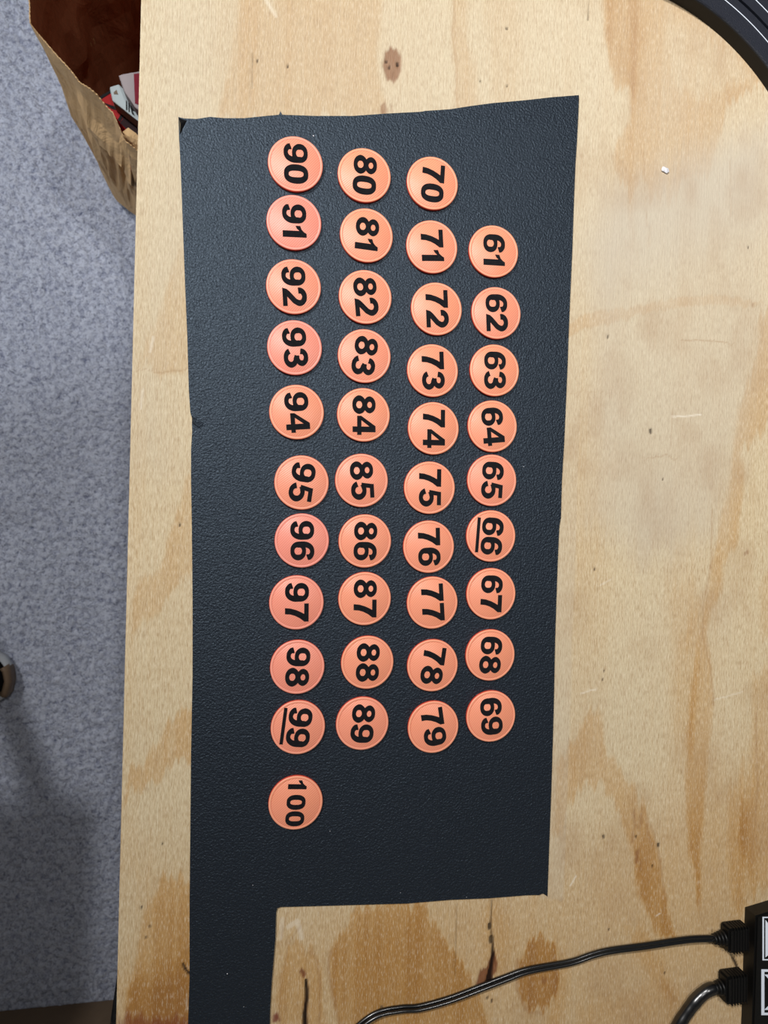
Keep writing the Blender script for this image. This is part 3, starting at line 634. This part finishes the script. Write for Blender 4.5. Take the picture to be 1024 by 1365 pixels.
# ------------------------------------------------------------------ black power block, plugs and cords
HPB = 0.0142
fp = [at(993, 1209), at(1075, 1184), at(1130, 1480), at(984, 1480)]
fp = [(p.x, p.y) for p in fp]
bm = bmesh.new(); bm_prism(bm, fp, ZT+0.0003, ZT+HPB, 0.0014)
blk = from_bm('power_block', bm, M_black)
tag(blk, 'black power block with white printed symbols at lower right edge', 'power block')
zt_ = ZT+HPB
def flat(name, pts, m, parent, z=zt_, h=0.0002):
    bm = bmesh.new(); bm_prism(bm, [(at(p[0], p[1], z).x, at(p[0], p[1], z).y) for p in pts], z-0.00005, z+h); return from_bm(name, bm, m, parent)
def sym(name, x0, y0, x1, y1, thick):
    # outlined frame with two facing notches cut from a pale field
    bm = bmesh.new()
    def q(a, b, c_, d_, h=0.00022):
        bm_prism(bm, [(at(u, v_, zt_).x, at(u, v_, zt_).y) for u, v_ in ((a, b), (c_, b), (c_, d_), (a, d_))], zt_-0.00005, zt_+h)
    q(x0, y0, x0+thick, y1); q(x1-thick, y0, x1, y1); q(x0+thick, y0, x1-thick, y0+thick*.8); q(x0+thick, y1-thick*.8, x1-thick, y1)
    return from_bm(name, bm, M_white, blk)
sym('symbol_frame', 1016.5, 1222, 1060, 1280, 2.0)
flat('symbol', [(1020.5, 1226), (1028, 1236), (1050, 1236), (1058, 1226), (1058, 1276), (1050, 1266), (1030, 1268), (1020.5, 1276)], M_white, blk)
sym('symbol_frame', 1015.0, 1292, 1060, 1353, 4.0)
flat('symbol', [(1019, 1299), (1056, 1299), (1040, 1321)], M_white, blk)
flat('symbol', [(1019, 1346), (1056, 1346), (1040, 1326)], M_white, blk)
def plug(name, px, py, wpx, lpx, label, ridges):
    """flat moulded plug pointing right into the block; ribbed strain relief on its left"""
    q_ = at(px, py, ZT+0.0080); t = empty(name, (q_.x, q_.y, ZT+0.0003)); tag(t, label, 'plug')
    s_ = 0.000556; L, Wd = lpx*s_, wpx*s_
    rt = Matrix.Rotation(YAW, 4, 'Z')
    bm = bmesh.new(); bm_box(bm, (0, -Wd/2, 0), (L, Wd/2, 0.0128), rt, 0.0016)
    from_bm('plug_body', bm, M_black, t)
    bm = bmesh.new()
    for i in range(6):
        x_ = L*(0.22+0.13*i); bm_box(bm, (x_, -Wd/2-0.0005, 0.0025), (x_+L*0.05, Wd/2+0.0005, 0.0134), rt, 0.0003)
    from_bm('grip_ribs', bm, M_black, t)
    for i in range(ridges):
        r_ = 0.0062-0.00066*i; x_ = -0.0006-0.0027*i
        V, Fc = tube([rt @ Vector((x_-0.0019, 0, 0.0066)), rt @ Vector((x_-0.0012, 0, 0.0066)), rt @ Vector((x_-0.0002, 0, 0.0066)), rt @ Vector((x_+0.0006, 0, 0.0066))], [r_*0.85, r_, r_, r_*0.85], 16)
        mesh('relief_ring', V, Fc, M_black, t, True)
    V, Fc = tube([rt @ Vector((-0.0028*ridges, 0, 0.0066)), rt @ Vector((0.001, 0, 0.0066))], [0.0022, 0.0036], 16)
    mesh('relief_core', V, Fc, M_black, t, True)
    return t
# plug bodies start at x=966 / 963 and butt against the block
plug('power_plug', 967, 1251, 37, 35.5, 'upper flat black plug, fed by the thin shiny cord', 4)
plug('power_plug', 964, 1317, 42, 36.5, 'lower flat black plug, fed by the thick black cable', 3)
# thin two-wire cord
cp = [(455, 1392, .0020), (480, 1366, .0020), (505, 1350, .0020), (535, 1344, .0020), (560, 1342, .0020), (600, 1331, .0020), (640, 1316, .0022), (675, 1303, .0024), (705, 1293, .0028), (760, 1283, .0035), (790, 1273, .0042), (815, 1267, .0050), (860, 1261, .0060), (905, 1254, .0066), (930, 1251.5, .0068), (962, 1251, .0069)]
path = spline([at(x_, y_, ZT+z_+0.0004) for x_, y_, z_ in cp], 8)
cord = empty('thin_cord', path[0]); tag(cord, 'thin glossy black two-wire cord running across the plywood', 'cord')
n_ = len(path)
for sgn in (-1, 1):
    pp = []
    for i, p in enumerate(path):
        t_ = (path[min(i+1, n_-1)]-path[max(i-1, 0)]).normalized(); s_ = t_.cross(Vector((0, 0, 1))).normalized()
        f_ = i/(n_-1); ang = math.radians(52-52*sm(np.array(f_), 0.35, 0.62))
        off = (s_*math.cos(ang)+Vector((0, 0, 1))*math.sin(ang))*0.00145*sgn
        q = p+off+Vector((0, 0, 0.0012*math.sin(ang))); pp.append(q-path[0])
    V, Fc = tube(pp, 0.00155, 10); mesh('wire', V, Fc, M_blackg, cord, True)
V, Fc = tube([p-path[0]+Vector((0, 0, 0.0002)) for p in path[int(n_*.5):]], 0.0009, 8); mesh('web', V, Fc, M_blackg, cord, True)
# thick cable with a glossy jacket
cp = [(880, 1420, .0052), (893, 1390, .0052), (905, 1366, .0052), (918, 1346, .0055), (930, 1331, .0060), (942, 1321, .0066), (953, 1317, .0068), (962, 1316.5, .0068)]
path = spline([at(x_, y_, ZT+z_) for x_, y_, z_ in cp], 10)
rr = [0.0051+0.00007*math.sin(i*0.9)+0.00012*math.sin(i*0.35+1) for i in range(len(path))]
for i in range(len(path)-16, len(path)): rr[i] *= 1-0.24*(i-len(path)+16)/16
V, Fc = tube([p-path[0] for p in path], rr, 18)
cab = mesh('thick_cable', V, Fc, M_blackg, None, True); cab.location = path[0]
tag(cab, 'thick glossy black cable bending down from the lower plug', 'cable')
# cord hanging beside the left table edge
cp = [(166, 1290, .700), (162, 1305, .706), (159, 1325, .712), (156, 1345, .715), (153, 1368, .715), (148, 1400, .700), (147, 1432, .66), (160, 1400, .52), (175, 1370, .35), (190, 1335, .15), (198, 1312, .03), (206, 1290, .005), (205, 1240, .005), (200, 1180, .005)]
path = spline([at(x_, y_, z_) for x_, y_, z_ in cp], 8)
V, Fc = tube([p-path[0] for p in path], 0.0036, 12)
hc = mesh('hanging_cord', V, Fc, M_blackg, None, True); hc.location = path[0]
tag(hc, 'glossy black cord hanging below the left table edge at the bottom', 'cord')

# ------------------------------------------------------------------ paint flake on the wood
bm = bmesh.new(); r_ = bmesh.ops.create_icosphere(bm, subdivisions=3, radius=1)
for v_ in bm.verts:
    q = v_.co; j = 1+0.18*math.sin(5*q.x+2)*math.cos(4*q.y)
    v_.co = Vector((q.x*0.0034*j, q.y*0.0022*j, q.z*0.0009*(1+0.2*math.sin(5*q.x+3*q.y))))
fl = from_bm('white_flake', bm, M_chip, None, False); p = at(887, 226.5, ZT+0.0009); fl.location = p; fl.rotation_euler = (0, 0, -0.3)
tag(fl, 'small white flake on the bare plywood right of the sheet', 'flake')

# ------------------------------------------------------------------ paper grocery bag with cartons
ZR = 0.43
rim = [(168, 190), (150, 150), (130, 128), (106, 110), (85, 84), (54, 50), (40, 32), (38, 0), (46, -40), (70, -90), (130, -120), (230, -160), (330, -140), (350, -60), (300, 60), (250, 150), (215, 190), (188, 205)]
base = [(186, 291), (178, 285), (172, 281), (166, 276), (161, 272), (157, 269), (153, 264), (150, 235), (152, 205), (160, 178), (200, 150), (260, 110), (330, 60), (345, 120), (330, 200), (280, 250), (230, 290), (200, 300)]
NR = len(rim)
Rw = [at(x_, y_, ZR) for x_, y_ in rim]; Bw = [at(x_, y_, 0.012) for x_, y_ in base]
def loop_dense(L, kk):
    out = []; n = len(L)
    for i in range(n):
        a, b = L[i], L[(i+1) % n]
        for q in range(kk): out.append(a.lerp(b, q/kk))
    return out
KD = 10; Rd, Bd = loop_dense(Rw, KD), loop_dense(Bw, KD); ND = len(Rd)
levels = [0, .04, .1, .17, .22, .27, .33, .42, .52, .64, .76, .88, .96, 1.0]     # 0 rim .. 1 base
V, Fc = [], []; cen = sum((Rd[i] for i in range(ND)), Vector())/ND
for li, l in enumerate(levels):
    for i in range(ND):
        p = Rd[i].lerp(Bd[i], l); c_ = cen.lerp(sum(Bw, Vector())/NR, l); out = (p-c_); out.z = 0; out.normalize()
        u = i/KD
        amp = 0.010*math.sin(PI*l)
        d_ = amp*float(npnoise(np.array(u*1.3), np.array(l*5.0), 41))+0.004*math.sin(PI*min(l*1.05, 1))*float(npnoise(np.array(u*4.0), np.array(l*11.0), 42))
        # a crease that bulges the front wall near the fold
        if u < 5: d_ += 0.016*math.exp(-((l-(.33-.035*u))/.075)**2)*sm(np.array(5-u), 0, 2.5)
        if li == 0: p = p+Vector((0, 0, 0.0009*(-1)**i+0.006*math.sin(i*0.33)*float(npnoise(np.array(i*0.11), np.array(0.5), 43))))
        V.append(p+out*float(d_))
nl = len(levels)
for li in range(nl-1):
    for i in range(ND):
        j = (i+1) % ND; a, b = li*ND, (li+1)*ND
        Fc.append((a+i, b+i, b+j, a+j))
Fc.append(tuple((nl-1)*ND+i for i in reversed(range(ND))))
org = at(250, 200, 0)
V = [v_-org for v_ in V]
# outer skin and inner skin, joined at the rim
def inset(v_, li, i):
    c_ = cen.lerp(sum(Bw, Vector())/NR, levels[li])-org; d_ = c_-v_; d_.z = 0
    return v_+d_.normalized()*0.0012+Vector((0, 0, 0.0012 if li == nl-1 else 0))
V2 = [inset(V[li*ND+i], li, i) for li in range(nl) for i in range(ND)]
bag = empty('paper_bag', org); tag(bag, 'open brown paper bag on the carpet beside the table, upper left', 'bag')
rimF = [(i, (i+1) % ND, len(V)+(i+1) % ND, len(V)+i) for i in range(ND)]
o = mesh('outer_skin', V+V2[:ND], Fc+rimF, M_kraft, bag, False)
bm = bmesh.new(); bm.from_mesh(o.data); bmesh.ops.recalc_face_normals(bm, faces=bm.faces); bm.to_mesh(o.data); bm.free()
mesh('lining', V2, [tuple(reversed(f_)) for f_ in Fc], M_kraftshade, bag, False)
# crumpled fold of the mouth where it bends in by the table
fr = [(163, 176, .425), (171, 170, .43), (182, 178, .432), (190, 190, .43), (188, 214, .415), (178, 212, .40), (158, 192, .405), (160, 184, .415)]
Vf = [at(x_, y_, z_)-org for x_, y_, z_ in fr]; cf = sum(Vf, Vector())/len(Vf)+Vector((0, 0, .014)); cf2 = cf-Vector((0, 0, .045))
n_ = len(Vf); mesh('mouth_fold', Vf+[cf, cf2], [(i, (i+1) % n_, n_) for i in range(n_)]+[((i+1) % n_, i, n_+1) for i in range(n_)], M_kraft, bag)

def carton(name, pts, ztop, depth, m, label, cat, tilt=0.0):
    """flat box whose top face is outlined at pts"""
    T_ = [at(x_, y_, ztop+tilt*i) for i, (x_, y_) in enumerate(pts)]
    o0 = Vector((T_[0].x, T_[0].y, ztop-depth))
    n = len(T_); V = [t_-o0 for t_ in T_]+[Vector((t_.x, t_.y, ztop-depth))-o0 for t_ in T_]
    bm = bmesh.new(); vv = [bm.verts.new(v_) for v_ in V]
    bm.faces.new(vv[:n]); bm.faces.new(list(reversed(vv[n:])))
    for i in range(n): bm.faces.new((vv[i], vv[n+i], vv[n+(i+1) % n], vv[(i+1) % n]))
    bmesh.ops.bevel(bm, geom=list(bm.edges), offset=0.0008, segments=1, affect='EDGES')
    o = from_bm(name, bm, m); o.location = o0; tag(o, label, cat); o['o0'] = 0; del o['o0']; return o, o0
def print_on(parent, o0, name, pts, z, m, h=0.0006):
    bm = bmesh.new(); bm_prism(bm, [(at(x_, y_, z).x-o0.x, at(x_, y_, z).y-o0.y) for x_, y_ in pts], z-o0.z-0.0002, z-o0.z+h); return from_bm(name, bm, m, parent)
rc, o0 = carton('red_carton', [(132, 130), (147, 121), (215, 178), (205, 205), (175, 182)], .30, .12, M_red, 'red carton with black stripes lowest in the paper bag', 'carton')
print_on(rc, o0, 'black_edge', [(131.5, 130), (147, 120.5), (148, 124), (134, 133)], .30, M_ink)
print_on(rc, o0, 'black_stripe', [(138, 137), (150, 141), (170, 149), (172, 153), (163, 149), (148, 145)], .30, M_ink)
print_on(rc, o0, 'black_stripe', [(163, 149), (167, 151), (160, 163), (157, 160)], .30, M_ink)
print_on(rc, o0, 'dark_panel', [(168, 152), (212, 178), (204, 203), (176, 180), (160, 164)], .30, M_maroon)
wc, o0 = carton('white_carton', [(146, 116), (158, 112), (175, 128), (215, 160), (208, 180), (180, 158), (150, 134)], .325, .022, M_cardw, 'white carton with a green mark and black lines in the paper bag', 'carton')
print_on(wc, o0, 'green_mark', [(151.5, 123.5), (155.5, 120), (157.5, 126), (152, 125.5)], .325, M_base)
print_on(wc, o0, 'black_line', [(168, 134), (169.5, 135), (170, 147), (168, 147)], .325, M_ink)
print_on(wc, o0, 'black_line', [(171, 136), (173, 137), (173, 150), (171.5, 149)], .325, M_ink)
print_on(wc, o0, 'black_mark', [(173, 140), (180, 146), (181, 149), (177, 148), (180, 155), (176, 152)], .325, M_ink)
gc, o0 = carton('grey_carton', [(158, 100), (164, 100), (182, 96), (240, 84), (262, 150), (200, 158), (180, 143), (166, 122)], .345, .018, M_cardg, 'light grey carton with a crimson panel, topmost in the paper bag', 'carton')
print_on(gc, o0, 'crimson_panel', [(178.5, 99), (230, 90), (245, 140), (200, 146), (180, 138)], .345, M_crimson)

# ------------------------------------------------------------------ shoe at the left edge of the picture
tip = at(15, 904, 0.03)
shoe = empty('shoe', (tip.x, tip.y, 0.004)); tag(shoe, 'black shoe with pale sole and brown toe bumper on the carpet, left edge', 'shoe')
def shoe_outline(s, wf, lf=0.0):
    """half widths of a 0.29 m shoe; s 0 = toe tip .. 1 = heel"""
    keys = [(0, 0), (.012, .020), (.04, .033), (.09, .043), (.18, .050), (.32, .051), (.5, .043), (.65, .037), (.8, .037), (.92, .033), (.98, .020), (1, 0)]
    for (a, wa), (b, wb) in zip(keys, keys[1:]):
        if a <= s <= b: return (wa+(wb-wa)*(s-a)/(b-a))*wf
    return 0
SS = [0, .006, .012, .025, .04, .065, .09, .13, .18, .25, .32, .41, .5, .58, .65, .73, .8, .87, .92, .955, .98, .992, 1]
def outline(wf, off, z):
    L_ = 0.29-2*off
    a = [(-off-L_*s_, shoe_outline(s_, wf), z) for s_ in SS]; b = [(x_, -y_, z) for x_, y_, z_ in reversed(a[1:-1])]
    return a+b
def loft(rings_, cap0=True, cap1=True):
    V = [p for r_ in rings_ for p in r_]; n = len(rings_[0]); Fc = []
    for q in range(len(rings_)-1):
        for i in range(n): j = (i+1) % n; Fc.append((q*n+i, q*n+j, (q+1)*n+j, (q+1)*n+i))
    if cap0: Fc.append(tuple(reversed(range(n))))
    if cap1: Fc.append(tuple(range((len(rings_)-1)*n, len(rings_)*n)))
    return V, Fc
def add_loft(name, rings_, m, smooth=True, **kw):
    V, Fc = loft(rings_, **kw); o = mesh(name, V, Fc, m, shoe, smooth)
    bm = bmesh.new(); bm.from_mesh(o.data); bmesh.ops.recalc_face_normals(bm, faces=bm.faces); bm.to_mesh(o.data); bm.free(); return o
add_loft('outsole', [outline(.94, .003, 0), outline(1.0, .0, .006), outline(1.0, .0, .026), outline(.86, .007, .030)], M_sole)
def up_ring(t_):
    # upper: pulls in and rises towards the ankle opening
    r_ = []
    for (x_, y_, z_) in outline(.90, .0045, 0):
        s_ = min(max(-x_/0.29, 0), 1); top_h = .022+.075*sm(np.array(s_), .02, .55)
        cx_ = -0.19; f_ = 1-t_
        nx_ = x_*f_+(cx_+(x_-cx_)*0.42)*t_; ny_ = y_*(1-.45*t_**1.5); nz_ = .0325+float(top_h)*math.sin(t_*PI/2)*(0.5+0.5*t_)
        r_.append((nx_, ny_, nz_))
    return r_
add_loft('upper', [up_ring(t_) for t_ in (0, .15, .3, .45, .6, .75, .88, 1.0)], M_knit, cap1=False)
add_loft('lining', [tuple((x_*.97-.006, y_*.93, z_-.002) for x_, y_, z_ in up_ring(1.0)), tuple((x_*.97-.006, y_*.9, .05) for x_, y_, z_ in up_ring(1.0))], M_ink, cap0=False)
bump_pts = [p for p in outline(1.03, -.0018, 0) if True]
idx = [i for i, p in enumerate(bump_pts) if p[0] > -0.0090]
ordr = [i for i in idx if i >= len(SS)]+[i for i in idx if i < len(SS)]
arcp = [bump_pts[i] for i in ordr]
arcp = [(p[0], p[1]-0.004) for p in arcp]
V, Fc = [], []
for (x_, y_) in arcp:
    V += [(x_, y_, .006), (x_+.0005, y_, .030), (x_-.004, y_*.88, .040), (x_-.0095, y_*.74, .036), (x_-.006, y_*.85, .006)]
for i in range(len(arcp)-1):
    for q in range(5): b_ = (q+1) % 5; Fc.append((i*5+q, (i+1)*5+q, (i+1)*5+b_, i*5+b_))
Fc.append((0, 1, 2, 3, 4)); Fc.append(tuple(len(V)-5+q for q in (4, 3, 2, 1, 0)))
o = mesh('toe_bumper', V, Fc, M_bumper, shoe, True)
bm = bmesh.new(); bm.from_mesh(o.data); bmesh.ops.recalc_face_normals(bm, faces=bm.faces); bm.to_mesh(o.data); bm.free()
for i in range(4):
    x_ = -.085-.017*i; z_ = .075+.0085*i
    V, Fc = tube(spline([(x_, -.020, z_-.006), (x_-.004, -.008, z_+.004), (x_+.004, .008, z_+.004), (x_, .020, z_-.006)], 6), .0022, 8); mesh('lace', V, Fc, M_sole, shoe, True)

# ------------------------------------------------------------------ added wooden stool, out of view on the left (its seat shades the carpet)
stool = empty('shade_stool', (-0.637, -0.225, 0.001)); tag(stool, 'added square wooden stool outside the view, there to shade the carpet', 'stool')
bm = bmesh.new(); bm_box(bm, (-.20, -.20, .72), (.20, .20, .75), bevel=0.006); from_bm('shade_stool_seat', bm, M_leg, stool)
for sx_ in (-1, 1):
    for sy_ in (-1, 1):
        bm = bmesh.new(); bm_box(bm, (sx_*.155-.016, sy_*.165-.016, 0), (sx_*.155+.016, sy_*.165+.016, .7195), bevel=0.003); from_bm('leg', bm, M_leg, stool)
for sx_ in (-1, 1):
    bm = bmesh.new(); bm_box(bm, (sx_*.155-.009, -.148, .62), (sx_*.155+.009, .148, .66), bevel=0.002); from_bm('shade_stool_rail', bm, M_leg, stool)
    bm = bmesh.new(); bm_box(bm, (-.138, sx_*.165-.009, .40), (.138, sx_*.165+.009, .44), bevel=0.002); from_bm('shade_stool_rail', bm, M_leg, stool)
